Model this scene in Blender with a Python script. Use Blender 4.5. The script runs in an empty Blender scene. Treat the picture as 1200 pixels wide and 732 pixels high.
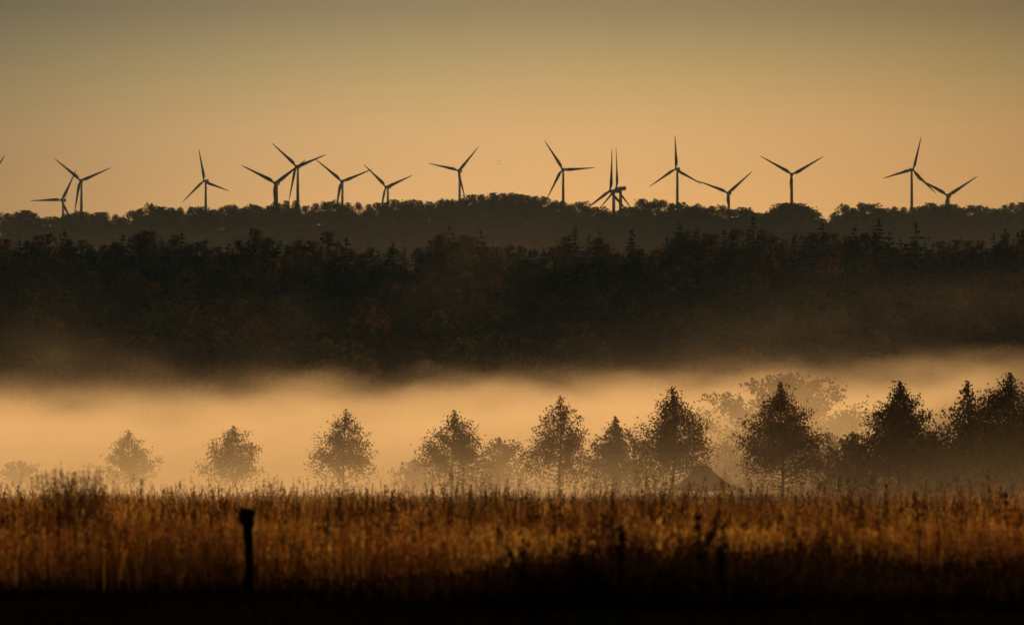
import bpy, math, random
import numpy as np
from mathutils import Vector, Matrix

R = math.radians
scene = bpy.context.scene
C = scene.collection

# ------------------------------------------------------------------ camera
CAM_Z = 1.7
FOV = R(12.0)
FPX = 600.0 / math.tan(FOV / 2)          # focal length in photo pixels (photo is 1200 x 732)
HORIZON_Y = 570.0
TILT = math.atan((HORIZON_Y - 366.0) / FPX)
cam_data = bpy.data.cameras.new('camera')
cam = bpy.data.objects.new('camera', cam_data)
C.objects.link(cam)
cam.location = (0, 0, CAM_Z)
cam.rotation_euler = (R(90) + TILT, 0, 0)
cam_data.sensor_width = 36.0
cam_data.angle = FOV
cam_data.clip_start = 0.5
cam_data.clip_end = 20000
cam_data.dof.use_dof = True
cam_data.dof.focus_distance = 450.0
cam_data.dof.aperture_fstop = 2.0
scene.camera = cam

# ------------------------------------------------------------------ light
SUN_EL, SUN_AZ = 7.0, 17.0               # degrees; azimuth to the right of the view axis
world = bpy.data.worlds.new('World')
scene.world = world
world.use_nodes = True
wt = world.node_tree
wt.nodes.clear()
def wn(kind, **kw):
    n = wt.nodes.new(kind)
    for k, v in kw.items():
        setattr(n, k, v)
    return n
out = wn('ShaderNodeOutputWorld')
bg = wn('ShaderNodeBackground')
bg.inputs['Strength'].default_value = 0.05
sky = wn('ShaderNodeTexSky', sky_type='NISHITA', sun_disc=False, sun_elevation=R(SUN_EL), sun_rotation=R(SUN_AZ))
sky.air_density = 1.0
sky.dust_density = 1.5
sky.ozone_density = 1.0
tc = wn('ShaderNodeTexCoord')
sp = wn('ShaderNodeSeparateXYZ')
wt.links.new(tc.outputs['Generated'], sp.inputs[0])
def wm(op, a, b=None, c=None):
    n = wn('ShaderNodeMath', operation=op)
    for i, v in enumerate((a, b, c)):
        if v is None:
            continue
        if isinstance(v, (int, float)):
            n.inputs[i].default_value = v
        else:
            wt.links.new(v, n.inputs[i])
    return n.outputs[0]
# the dawn band: light and warm low over the hills, going grey-green above
elev = wm('ARCSINE', sp.outputs['Z'])
ramp = wn('ShaderNodeValToRGB')
wt.links.new(wm('MULTIPLY', elev, 1.0 / 0.25), ramp.inputs[0])
cr = ramp.color_ramp
SKY_STOPS = [(0.0, (.72, .62, .60)), (.235, (.72, .60, .60)), (.29, (.68, .58, .58)), (.325, (.57, .53, .50)), (.355, (.46, .455, .44)),
             (.39, (.335, .335, .355)), (.48, (.16, .19, .21)), (1.0, (.08, .10, .12))]
cr.elements[0].position, cr.elements[0].color = SKY_STOPS[0][0], (*SKY_STOPS[0][1], 1)
cr.elements[1].position, cr.elements[1].color = SKY_STOPS[-1][0], (*SKY_STOPS[-1][1], 1)
for p, c in SKY_STOPS[1:-1]:
    e = cr.elements.new(p)
    e.color = (*c, 1)
az = wm('ARCTAN2', sp.outputs['X'], sp.outputs['Y'])
g = wm('POWER', 2.718, wm('MULTIPLY', -1.0, wm('POWER', wm('ABSOLUTE', wm('DIVIDE', wm('ADD', az, 0.039), 0.135)), 2.0)))
lobe = wm('MULTIPLY_ADD', g, 0.88, 0.12)
mul = wn('ShaderNodeMix', data_type='RGBA', blend_type='MULTIPLY')
mul.inputs['Factor'].default_value = 1.0
wt.links.new(sky.outputs[0], mul.inputs['A'])
wt.links.new(ramp.outputs[0], mul.inputs['B'])
sc2 = wn('ShaderNodeVectorMath', operation='SCALE')
wt.links.new(mul.outputs['Result'], sc2.inputs[0])
wt.links.new(lobe, sc2.inputs['Scale'])
wt.links.new(sc2.outputs[0], bg.inputs['Color'])
wt.links.new(bg.outputs[0], out.inputs['Surface'])

sun_data = bpy.data.lights.new('sun', 'SUN')
sun_data.energy = 4.8
sun_data.angle = R(0.6)
sun_data.color = (1.0, 0.55, 0.21)
sun = bpy.data.objects.new('sun', sun_data)
C.objects.link(sun)
to_sun = Vector((math.sin(R(SUN_AZ)) * math.cos(R(SUN_EL)), math.cos(R(SUN_AZ)) * math.cos(R(SUN_EL)), math.sin(R(SUN_EL))))
sun.rotation_euler = to_sun.to_track_quat('Z', 'Y').to_euler()

vs = scene.view_settings
vs.view_transform = 'Standard'
vs.look = 'None'
vs.exposure = 0.0
vs.gamma = 1.0
vs.use_curve_mapping = False
cy = scene.cycles
cy.use_denoising = True
cy.max_bounces = 6
cy.diffuse_bounces = 2
cy.glossy_bounces = 2
cy.transmission_bounces = 3
cy.volume_bounces = 2
cy.volume_step_rate = 0.8
cy.use_adaptive_sampling = True
cy.adaptive_threshold = 0.025
cy.adaptive_min_samples = 16
cy.volume_max_steps = 256
cy.sample_clamp_indirect = 4.0

# ------------------------------------------------------------------ helpers
def ray(px, py):
    """direction (per metre of depth) of a photo pixel"""
    f = Vector((0, math.cos(TILT), math.sin(TILT)))
    u = Vector((0, -math.sin(TILT), math.cos(TILT)))
    d = f + Vector((1, 0, 0)) * ((px - 600) / FPX) + u * ((366 - py) / FPX)
    return d / d.y
def at(px, py, Y):
    d = ray(px, py)
    return Vector((d.x * Y, Y, CAM_Z + d.z * Y))
K = 1.0 / FPX
def tag(o, label=None, cat=None, group=None, kind=None):
    if label: o['label'] = label
    if cat: o['category'] = cat
    if group: o['group'] = group
    if kind: o['kind'] = kind
    return o
def empty(name, loc, rz=0.0):
    o = bpy.data.objects.new(name, None)
    o.location = loc
    o.rotation_euler = (0, 0, rz)
    o.empty_display_size = 0.5
    C.objects.link(o)
    return o
def link(name, me, parent=None):
    o = bpy.data.objects.new(name, me)
    C.objects.link(o)
    if parent is not None:
        o.parent = parent
    return o
class MB:
    """collects verts / faces / per-vertex colours; builds one mesh"""
    def __init__(s):
        s.v, s.f, s.m, s.n, s.col = [], [], [], 0, []
    def add(s, verts, faces, mat=0, col=None):
        verts = np.asarray(verts, dtype=np.float32).reshape(-1, 3)
        faces = np.asarray(faces, dtype=np.int64)
        s.v.append(verts)
        s.f.append(faces + s.n)
        s.m.append(np.full(len(faces), mat, dtype=np.int32))
        s.col.append(np.ones((len(verts), 3), np.float32) if col is None else np.broadcast_to(np.asarray(col, np.float32), (len(verts), 3)))
        s.n += len(verts)
    def mesh(s, name, mats, smooth=False, colour=False):
        me = bpy.data.meshes.new(name)
        v = np.concatenate(s.v)
        sizes = np.concatenate([np.full(len(f), f.shape[1], dtype=np.int32) for f in s.f])
        loops = np.concatenate([f.ravel() for f in s.f]).astype(np.int32)
        me.vertices.add(len(v))
        me.vertices.foreach_set('co', v.ravel())
        me.loops.add(len(loops))
        me.loops.foreach_set('vertex_index', loops)
        me.polygons.add(len(sizes))
        me.polygons.foreach_set('loop_start', np.concatenate([[0], np.cumsum(sizes)[:-1]]).astype(np.int32))
        for m in mats:
            me.materials.append(m)
        me.polygons.foreach_set('material_index', np.concatenate(s.m))
        me.polygons.foreach_set('use_smooth', np.full(len(sizes), smooth, dtype=bool))
        if colour:
            a = me.color_attributes.new('tint', 'FLOAT_COLOR', 'POINT')
            c = np.concatenate(s.col)
            a.data.foreach_set('color', np.c_[c, np.ones(len(c), np.float32)].astype(np.float32).ravel())
        me.update(calc_edges=True)
        return me
def tube(mb, pts, rad, sides=7, mat=0, cap=True):
    pts = [Vector(p) for p in pts]
    n = len(pts)
    verts, faces = [], []
    for i, p in enumerate(pts):
        t = (pts[min(i + 1, n - 1)] - pts[max(i - 1, 0)]).normalized()
        a = t.orthogonal().normalized() if abs(t.z) < .95 else Vector((1, 0, 0)) - t * t.x
        a.normalize()
        b = t.cross(a)
        for k in range(sides):
            q = 2 * math.pi * k / sides
            verts.append(p + (a * math.cos(q) + b * math.sin(q)) * rad[i])
    for i in range(n - 1):
        for k in range(sides):
            k2 = (k + 1) % sides
            faces.append((i * sides + k, i * sides + k2, (i + 1) * sides + k2, (i + 1) * sides + k))
    mb.add(verts, faces, mat)
    if cap:
        mb.add(verts[-sides:], [tuple(range(sides))], mat)
        mb.add(verts[:sides], [tuple(reversed(range(sides)))], mat)
def box(mb, c, s, mat=0):
    c, s = Vector(c), Vector(s) * .5
    v = [c + Vector((x * s.x, y * s.y, z * s.z)) for x in (-1, 1) for y in (-1, 1) for z in (-1, 1)]
    mb.add(v, [(0, 1, 3, 2), (4, 6, 7, 5), (0, 4, 5, 1), (2, 3, 7, 6), (0, 2, 6, 4), (1, 5, 7, 3)], mat)
def leaf_quads(P, size, rng, flat=0.0, stretch=1.0, axis=None):
    """bent leaf-shaped faces at the points P: two triangles that share a midrib"""
    n = len(P)
    size = np.broadcast_to(size, (n,)).reshape(-1, 1)
    a = rng.normal(size=(n, 3))
    if axis is not None:
        a = a * .5 + axis * 1.3
    a[:, 2] *= (1 - flat)
    a /= np.linalg.norm(a, axis=1, keepdims=True) + 1e-9
    b = rng.normal(size=(n, 3))
    b -= (b * a).sum(1, keepdims=True) * a
    b /= np.linalg.norm(b, axis=1, keepdims=True) + 1e-9
    c = np.cross(a, b)
    w = .42
    v = np.empty((n, 4, 3))
    v[:, 0] = P - a * size * .5 * stretch
    v[:, 1] = P + b * size * w + c * size * .12
    v[:, 2] = P + a * size * .5 * stretch
    v[:, 3] = P - b * size * w + c * size * .12
    i = np.arange(n).reshape(-1, 1) * 4
    f = np.concatenate([i + np.array([[0, 1, 2]]), i + np.array([[0, 2, 3]])])
    return v.reshape(-1, 3), f

# ------------------------------------------------------------------ materials
def new_mat(name):
    m = bpy.data.materials.new(name)
    m.use_nodes = True
    m.node_tree.nodes.clear()
    return m, m.node_tree
def noise_colour(nt, a, b, scale, detail=3.0, coord='Object'):
    t = nt.nodes.new('ShaderNodeTexCoord')
    n = nt.nodes.new('ShaderNodeTexNoise')
    n.inputs['Scale'].default_value = scale
    n.inputs['Detail'].default_value = detail
    nt.links.new(t.outputs[coord], n.inputs['Vector'])
    r = nt.nodes.new('ShaderNodeValToRGB')
    r.color_ramp.elements[0].position, r.color_ramp.elements[0].color = .35, (*a, 1)
    r.color_ramp.elements[1].position, r.color_ramp.elements[1].color = .65, (*b, 1)
    nt.links.new(n.outputs['Fac'], r.inputs[0])
    return r.outputs[0]
def leaf_mat(name, a, b, scale=2.0, trans=.25):
    m, nt = new_mat(name)
    col = noise_colour(nt, a, b, scale)
    d = nt.nodes.new('ShaderNodeBsdfDiffuse')
    t = nt.nodes.new('ShaderNodeBsdfTranslucent')
    mx = nt.nodes.new('ShaderNodeMixShader')
    mx.inputs[0].default_value = trans
    o = nt.nodes.new('ShaderNodeOutputMaterial')
    nt.links.new(col, d.inputs[0]); nt.links.new(col, t.inputs[0])
    nt.links.new(d.outputs[0], mx.inputs[1]); nt.links.new(t.outputs[0], mx.inputs[2])
    nt.links.new(mx.outputs[0], o.inputs[0])
    return m
def solid_mat(name, a, b, scale=3.0, rough=.8, spec=.2):
    m, nt = new_mat(name)
    col = noise_colour(nt, a, b, scale)
    p = nt.nodes.new('ShaderNodeBsdfPrincipled')
    p.inputs['Roughness'].default_value = rough
    p.inputs['Specular IOR Level'].default_value = spec
    o = nt.nodes.new('ShaderNodeOutputMaterial')
    nt.links.new(col, p.inputs['Base Color'])
    nt.links.new(p.outputs[0], o.inputs[0])
    return m
def tint_mat(name, trans=.5):
    m, nt = new_mat(name)
    at_ = nt.nodes.new('ShaderNodeAttribute')
    at_.attribute_name = 'tint'
    d = nt.nodes.new('ShaderNodeBsdfDiffuse')
    t = nt.nodes.new('ShaderNodeBsdfTranslucent')
    mx = nt.nodes.new('ShaderNodeMixShader')
    mx.inputs[0].default_value = trans
    o = nt.nodes.new('ShaderNodeOutputMaterial')
    nt.links.new(at_.outputs['Color'], d.inputs[0]); nt.links.new(at_.outputs['Color'], t.inputs[0])
    nt.links.new(d.outputs[0], mx.inputs[1]); nt.links.new(t.outputs[0], mx.inputs[2])
    nt.links.new(mx.outputs[0], o.inputs[0])
    return m
M = {}
M['bark'] = solid_mat('bark', (.028, .02, .014), (.05, .036, .026), 6, 1.0, 0.0)
M['leaf_rust'] = leaf_mat('leaf_rust', (.095, .030, .011), (.125, .045, .016), 1.2, .38)
M['leaf_brown'] = leaf_mat('leaf_brown', (.065, .038, .015), (.090, .050, .020), 1.2, .3)
M['leaf_olive'] = leaf_mat('leaf_olive', (.040, .042, .016), (.062, .058, .02), 1.0, .2)
M['wood_green'] = leaf_mat('wood_green', (0.056, 0.074, 0.052), (0.088, 0.102, 0.042), .25, .12)
M['wood_olive'] = leaf_mat('wood_olive', (0.088, 0.084, 0.052), (0.131, 0.105, 0.038), .25, .15)
M['wood_rust'] = leaf_mat('wood_rust', (0.131, 0.074, 0.052), (0.193, 0.096, 0.035), .25, .15)
M['wood_ochre'] = leaf_mat('wood_ochre', (0.149, 0.108, 0.052), (0.210, 0.140, 0.045), .25, .18)
M['wood_spruce'] = leaf_mat('wood_spruce', (0.031, 0.048, 0.042), (0.050, 0.067, 0.034), .25, .05)
M['ground'] = solid_mat('ground', (.010, .009, .005), (.020, .016, .008), .6, 1.0, 0.0)
M['white_paint'] = solid_mat('white_paint', (.56, .61, .69), (.62, .67, .74), .05, .6, .3)
M['blade_paint'] = solid_mat('blade_paint', (.54, .59, .66), (.60, .64, .70), .05, .6, .3)
M['old_wood'] = solid_mat('old_wood', (.03, .024, .018), (.06, .048, .036), 12, 1.0, 0.0)
M['canvas'] = solid_mat('canvas', (.16, .17, .15), (.22, .23, .2), 1.0, .7)
M['canvas_seam'] = solid_mat('canvas_seam', (.5, .45, .36), (.58, .52, .42), 2.0, .6)
M['pole'] = solid_mat('pole', (.2, .2, .2), (.28, .28, .28), 2.0, .4, .5)
M['grass'] = tint_mat('grass', .65)
M['turf'] = tint_mat('turf', .04)
M['weed'] = tint_mat('weed', .2)
M['stalk'] = tint_mat('stalk', .4)
M['feather'] = solid_mat('feather', (.03, .03, .03), (.05, .05, .05), 4)

# ------------------------------------------------------------------ terrain
FRONT_D, FAR_D, TURB_D = 1600.0, 3200.0, 5500.0
FAR_SKY = [(-400, 246), (0, 248), (30, 246), (52, 254), (75, 251), (100, 247), (150, 250), (165, 243), (185, 238), (230, 242), (270, 240), (300, 241),
           (330, 236), (400, 236), (470, 233), (540, 231), (560, 227), (585, 225), (612, 224), (630, 229), (650, 234), (680, 238), (712, 243), (735, 243),
           (752, 233), (770, 235), (800, 236), (830, 239), (850, 242), (880, 245), (905, 247), (918, 236), (940, 238), (965, 254), (985, 241), (1000, 238),
           (1050, 241), (1085, 236), (1130, 239), (1165, 240), (1200, 235), (1600, 238)]
FRONT_SKY = [(-400, 282), (0, 283), (30, 278), (75, 274), (110, 284), (145, 276), (165, 271), (200, 276), (240, 287), (275, 284), (310, 280), (345, 282), (400, 290),
             (450, 291), (490, 284), (522, 271), (560, 279), (590, 290), (640, 286), (675, 273), (700, 278), (722, 292), (742, 280), (762, 292), (790, 270),
             (830, 273), (880, 266), (915, 277), (965, 272), (1000, 275), (1035, 270), (1060, 280), (1110, 282), (1150, 276), (1180, 272), (1200, 268), (1600, 270)]
def prof(table, px):
    t = np.array(table, float)
    return np.interp(px, t[:, 0], t[:, 1])
def smooth(t):
    t = np.clip(t, 0, 1)
    return t * t * (3 - 2 * t)
def px_of(x, y):
    return 600 + FPX * x / np.maximum(y, 1)
def height(x, y):
    x, y = np.asarray(x, float), np.asarray(y, float)
    px = np.clip(px_of(x, y), -400, 1600)
    hf = (HORIZON_Y - (prof(FRONT_SKY, px) + 54)) * K * FRONT_D
    hr = (HORIZON_Y - (prof(FAR_SKY, px) + 25)) * K * FAR_D
    h = np.where(y < FRONT_D, hf * np.clip((y - 930) / (FRONT_D - 930), 0, 1) ** 1.05, 0)
    h = np.where((y >= FRONT_D) & (y < 2200), hf + (38 - hf) * smooth((y - FRONT_D) / 600), h)
    h = np.where((y >= 2200) & (y < FAR_D), 38 + (hr - 38) * ((y - 2200) / (FAR_D - 2200)), h)
    h = np.where((y >= FAR_D) & (y < 3700), hr - 25 * smooth((y - FAR_D) / 500), h)
    h = np.where((y >= 3700) & (y < 5200), (hr - 25) + (262 - hr + 25) * smooth((y - 3700) / 1500), h)
    h = np.where(y >= 5200, 262 - 60 * smooth((y - 6000) / 1000), h)
    # unseen bank added right of the view, casting shade on the grass
    edge = 4.0 + .125 * y
    b = smooth((x - edge) / 26.0) * (7.5 + 2.2 * np.sin(y * .047) + 1.6 * np.sin(y * .021 + 1.3) + .9 * np.sin(y * .13)) * smooth((y - 40) / 60) * (1 - smooth((y - 480) / 160))
    # unseen spur added beyond it, to shade the mist at the right
    sp_ = smooth((x - (.118 * y + 14)) / 45.0) * smooth((y - 560) / 180) * (1 - smooth((y - 1100) / 200))
    return h + b + 47 * sp_ * (1 + .18 * np.sin(y * .028 + .5) + .12 * np.sin(y * .071))
def h1(x, y):
    return float(height(x, y))
ys = np.unique(np.concatenate([np.arange(-120, 700, 14), np.arange(700, 2300, 25), np.arange(2300, 3400, 30), np.arange(3400, 7001, 120)]).astype(float))
ss = np.linspace(-1, 1, 241)
ss = np.sign(ss) * np.abs(ss) ** 1.7
X = ss[None, :] * (260 + .34 * np.maximum(ys, 0))[:, None]
Y = np.repeat(ys[:, None], len(ss), 1)
Z = height(X, Y)
gb = MB()
nr, nc = X.shape
idx = np.arange(nr * nc).reshape(nr, nc)
gb.add(np.stack([X, Y, Z], -1).reshape(-1, 3), np.stack([idx[:-1, :-1], idx[:-1, 1:], idx[1:, 1:], idx[1:, :-1]], -1).reshape(-1, 4))
tag(link('ground', gb.mesh('ground', [M['ground']], smooth=True)), kind='structure')

# ------------------------------------------------------------------ air: even haze, and the banks of mist lying in it
def box_obj(name, lo, hi, mat):
    mb = MB()
    box(mb, [(a + b) / 2 for a, b in zip(lo, hi)], [b - a for a, b in zip(lo, hi)])
    return tag(link(name, mb.mesh(name, [mat])), kind='stuff')
m, nt = new_mat('haze_air')
pv = nt.nodes.new('ShaderNodeVolumePrincipled')
pv.inputs['Color'].default_value = (.28, .56, 1.0, 1)
pv.inputs['Density'].default_value = 3.3e-5
pv.inputs['Anisotropy'].default_value = 0.0
o = nt.nodes.new('ShaderNodeOutputMaterial')
nt.links.new(pv.outputs[0], o.inputs['Volume'])
m.cycles.homogeneous_volume = True
HAZE = box_obj('haze', (-3200, -300, -1.0), (3200, 7200, 470), m)

def mist_mat(name, build, colour, aniso):
    m, nt = new_mat(name)
    geo = nt.nodes.new('ShaderNodeNewGeometry')
    sep = nt.nodes.new('ShaderNodeSeparateXYZ')
    nt.links.new(geo.outputs['Position'], sep.inputs[0])
    def mt(op, a, b=None, c=None):
        n = nt.nodes.new('ShaderNodeMath')
        n.operation = op
        for i, v in enumerate((a, b, c)):
            if v is None: continue
            if isinstance(v, (int, float)): n.inputs[i].default_value = v
            else: nt.links.new(v, n.inputs[i])
        return n.outputs[0]
    def sstep(v, lo, hi):
        n = nt.nodes.new('ShaderNodeMapRange')
        n.interpolation_type = 'SMOOTHSTEP'
        nt.links.new(v, n.inputs['Value'])
        for k, q in (('From Min', lo), ('From Max', hi)):
            if isinstance(q, (int, float)): n.inputs[k].default_value = q
            else: nt.links.new(q, n.inputs[k])
        return n.outputs['Result']
    def noise(sx, sy, sz, detail=2.0):
        v = nt.nodes.new('ShaderNodeVectorMath')
        v.operation = 'MULTIPLY'
        v.inputs[1].default_value = (1 / sx, 1 / sy, 1 / sz)
        nt.links.new(geo.outputs['Position'], v.inputs[0])
        n = nt.nodes.new('ShaderNodeTexNoise')
        n.inputs['Scale'].default_value = 1.0
        n.inputs['Detail'].default_value = detail
        nt.links.new(v.outputs[0], n.inputs['Vector'])
        return mt('SUBTRACT', n.outputs['Fac'], .5)
    d = build(sep, mt, sstep, noise)
    pv = nt.nodes.new('ShaderNodeVolumePrincipled')
    pv.inputs['Color'].default_value = (*colour, 1)
    pv.inputs['Anisotropy'].default_value = aniso
    nt.links.new(d, pv.inputs['Density'])
    o = nt.nodes.new('ShaderNodeOutputMaterial')
    nt.links.new(pv.outputs[0], o.inputs['Volume'])
    return m
def bank(sep, mt, sstep, noise):
    x, y, z = sep.outputs
    n1 = noise(50, 170, 26, 2.0)
    n2 = noise(12, 48, 5, 2.0)
    top = mt('ADD', mt('MULTIPLY_ADD', sstep(y, 350, 900), 7.5, 14.5), mt('MULTIPLY_ADD', n2, 14.0, mt('MULTIPLY_ADD', n1, 10.0, mt('MULTIPLY', x, .03))))
    # solid below, thinning upward, with a faint veil above
    vert = mt('POWER', mt('SUBTRACT', 1.0, sstep(z, mt('SUBTRACT', top, 12.0), top)), 1.4)
    veil = mt('MULTIPLY', mt('SUBTRACT', 1.0, sstep(z, 12.0, mt('MULTIPLY_ADD', n1, 50.0, 38.0))), mt('MAXIMUM', mt('MULTIPLY_ADD', n1, .26, -.022), 0.0))
    gx = mt('DIVIDE', mt('SUBTRACT', x, 40.0), 20.0)
    plume = mt('MULTIPLY', mt('POWER', 2.718, mt('MULTIPLY', -1.0, mt('MULTIPLY', gx, gx))), mt('SUBTRACT', 1.0, sstep(z, 14.0, mt('MULTIPLY_ADD', n1, 40.0, 36.0))))
    veil = mt('MULTIPLY_ADD', plume, mt('MAXIMUM', mt('MULTIPLY_ADD', n2, .10, .018), 0.0), veil)
    yf = mt('MULTIPLY_ADD', x, .45, 415.0)
    front = sstep(y, yf, mt('ADD', yf, 210.0))
    back = mt('SUBTRACT', 1.0, sstep(y, 960, 1060))
    body = mt('MULTIPLY', mt('MULTIPLY', mt('MAXIMUM', vert, veil), front), mt('MULTIPLY_ADD', n1, .8, 1.0))
    low = mt('MULTIPLY', mt('MULTIPLY', sstep(y, 170, 350), mt('POWER', 2.718, mt('MULTIPLY', z, -.36))), mt('MULTIPLY_ADD', n2, .0036, .0021))
    low = mt('ADD', low, mt('MULTIPLY', mt('MULTIPLY', sstep(y, 115, 250), mt('POWER', 2.718, mt('MULTIPLY', z, -.7))), .0065))
    return mt('MULTIPLY', back, mt('MAXIMUM', mt('MULTIPLY_ADD', body, .0100, low), 0.0))
box_obj('mist', (-230, 112, -.6), (230, 1070, 46), mist_mat('mist_bank', bank, (.97, .91, .80), .355))
def valley(sep, mt, sstep, noise):
    x, y, z = sep.outputs
    n1 = noise(160, 300, 60, 2.0)
    top = mt('MULTIPLY_ADD', n1, 60.0, 158.0)
    vert = mt('SUBTRACT', 1.0, sstep(z, mt('SUBTRACT', top, 70.0), top))
    ends = mt('MULTIPLY', sstep(y, 1750, 2100), mt('SUBTRACT', 1.0, sstep(y, 2950, 3150)))
    return mt('MULTIPLY', mt('MULTIPLY', vert, ends), .00010)
box_obj('valley_mist', (-700, 1740, 30), (700, 3160, 190), mist_mat('mist_valley', valley, (.97, .95, .92), .2))

# ------------------------------------------------------------------ forest tree kinds (each one mesh: far too small to show parts)
def broadleaf(seed, H=16.0, mat='wood_green', spread=.36, n=520, lobes=9, low=.34, ls=1.0, lr=1.0):
    rng = np.random.default_rng(seed)
    mb = MB()
    tube(mb, [(0, 0, -1.5), (.1, 0, H * .3), (.0, .15, H * .7)], [.32, .24, .08], 5, 1)
    P, A = [], []
    for i in range(lobes):
        u = (i + .5) / lobes
        zc = H * (low + (.86 - low) * u)
        rr = H * spread * math.sin(math.pi * (.22 + .68 * u)) * .62
        q = i * 2.4 + rng.uniform(-.5, .5)
        c = np.array([math.cos(q) * rr * rng.uniform(.55, 1.1), math.sin(q) * rr * rng.uniform(.55, 1.1), zc])
        tube(mb, [(0, 0, zc * .55), tuple(c * np.array([.6, .6, .9])), tuple(c)], [.12, .07, .03], 3, 1, cap=False)
        k = n // lobes
        d = rng.normal(size=(k, 3)); d /= np.linalg.norm(d, axis=1, keepdims=True)
        r = H * spread * rng.uniform(.36, .56) * lr
        P.append(c + d * (rng.uniform(.35, 1.0, (k, 1)) ** .6) * r * np.array([1, 1, .8]))
    k = n // 6
    top = np.c_[rng.normal(0, H * (.05 if lr == 1 else .10), (k, 2)), rng.uniform(H * (.82 if lr == 1 else .66), H * (1.0 if lr == 1 else .96), k)]
    P.append(top)
    P = np.concatenate(P)
    v, f = leaf_quads(P, rng.uniform(.55, 1.15, len(P)) * ls * H / 16, rng, .25)
    mb.add(v, f, 0)
    return mb.mesh('broadleaf_tree', [M[mat], M['bark']])
def conifer(seed, H=18.0, mat='wood_spruce', width=.2, tiers=15):
    rng = np.random.default_rng(seed)
    mb = MB()
    tube(mb, [(0, 0, -1.5), (0, 0, H * .55), (0, 0, H)], [.28, .16, .02], 5, 1)
    P, S, A = [], [], []
    for i in range(tiers):
        u = i / (tiers - 1)
        z = H * (.14 + .84 * u)
        L = H * width * (1 - u) ** .8 * rng.uniform(.7, 1.2) + .35
        nb = max(4, int(9 * (1 - u) + 3))
        for b in range(nb):
            q = rng.uniform(0, 2 * math.pi)
            l = L * rng.uniform(.6, 1.15)
            for s in np.arange(.25, 1.01, .75 / max(2, int(l / .7))):
                P.append((math.cos(q) * l * s, math.sin(q) * l * s, z - l * .28 * s + .12 * l * s * s))
                A.append((math.cos(q), math.sin(q), -.2))
                S.append(rng.uniform(.6, 1.1) * (.62 + .38 * (1 - u)))
    P = np.array(P) + rng.normal(0, .12, (len(P), 3))
    v, f = leaf_quads(P, np.array(S) * H / 18, rng, .5, 1.7, np.array(A))
    mb.add(v, f, 0)
    k = 14
    tz = np.linspace(H * .93, H * 1.02, k)
    v, f = leaf_quads(np.c_[rng.normal(0, .09, (k, 2)), tz], np.full(k, .42), rng, 0, 1.5, np.tile([0, 0, 1.], (k, 1)))
    mb.add(v, f, 0)
    return mb.mesh('conifer_tree', [M[mat], M['bark']])
BROAD = [broadleaf(1, mat='wood_green'), broadleaf(2, mat='wood_olive', spread=.4), broadleaf(3, mat='wood_rust', spread=.34),
         broadleaf(4, mat='wood_green', spread=.42, lobes=11), broadleaf(5, mat='wood_ochre', spread=.36), broadleaf(6, mat='wood_olive', spread=.3, lobes=8)]
BW = [.22, .22, .15, .18, .10, .13]
CONI = [conifer(11, width=.30), conifer(12, width=.34), conifer(13, width=.24, tiers=17), conifer(14, width=.38, tiers=12)]
RIDGE = [broadleaf(21, mat='wood_green', spread=.62, n=1500, lobes=22, low=.16, ls=1.0, lr=.6), broadleaf(22, mat='wood_olive', spread=.7, n=1500, lobes=24, low=.14, ls=1.0, lr=.6), broadleaf(23, mat='wood_green', spread=.55, n=1400, lobes=20, low=.2, ls=1.0, lr=.6)]
def mesh_arrays(me):
    v = np.empty(len(me.vertices) * 3, np.float32); me.vertices.foreach_get('co', v)
    ls = np.empty(len(me.polygons), np.int32); me.polygons.foreach_get('loop_total', ls)
    li = np.empty(len(me.loops), np.int32); me.loops.foreach_get('vertex_index', li)
    mi = np.empty(len(me.polygons), np.int32); me.polygons.foreach_get('material_index', mi)
    st = np.concatenate([[0], np.cumsum(ls)[:-1]])
    out = []
    for n in np.unique(ls):
        w = np.where(ls == n)[0]
        out.append((li[st[w][:, None] + np.arange(n)], mi[w]))
    return v.reshape(-1, 3), out
ALLP = BROAD + CONI + RIDGE
ARR = [mesh_arrays(me) for me in ALLP]
ALLM = []
PM = []
for me in ALLP:
    row = []
    for mm in me.materials:
        if mm not in ALLM: ALLM.append(mm)
        row.append(ALLM.index(mm))
    PM.append(row)
BASEH = [16.0] * len(BROAD) + [18.0] * len(CONI) + [16.0] * len(RIDGE)
def plant(mb, k, loc, rz, s, sz):
    v, fs = ARR[k]
    c, sn = math.cos(rz), math.sin(rz)
    w = np.stack([(v[:, 0] * c - v[:, 1] * sn) * s, (v[:, 0] * sn + v[:, 1] * c) * s, v[:, 2] * sz], -1) + np.array(loc, np.float32)
    first = True
    base = mb.n
    mb.v.append(w.astype(np.float32)); mb.col.append(np.ones((len(w), 3), np.float32)); mb.n += len(w)
    for f, mi in fs:
        mb.f.append(f.astype(np.int64) + base)
        mb.m.append(np.array(PM[k], np.int32)[mi])
rnd = random.Random(5)
rng0 = np.random.default_rng(77)
def pick(p_con):
    if rnd.random() < p_con:
        return len(BROAD) + rnd.randrange(len(CONI))
    return rnd.choices(range(len(BROAD)), BW)[0]
def place_tree(name, px, top_y, D, k, label, group, sx=None, hmin=6.0):
    p = at(px, top_y, D)
    z0 = h1(p.x, D)
    H = max(hmin, p.z - z0)
    o = link(name, ALLP[k])
    s = H / BASEH[k]
    w = sx if sx else s * rnd.uniform(.9, 1.15)
    o.location = (p.x, D, z0)
    o.scale = (w, w, s)
    o.rotation_euler = (0, 0, rnd.uniform(0, 6.28))
    tag(o, label, 'tree', group)
    return o

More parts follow.
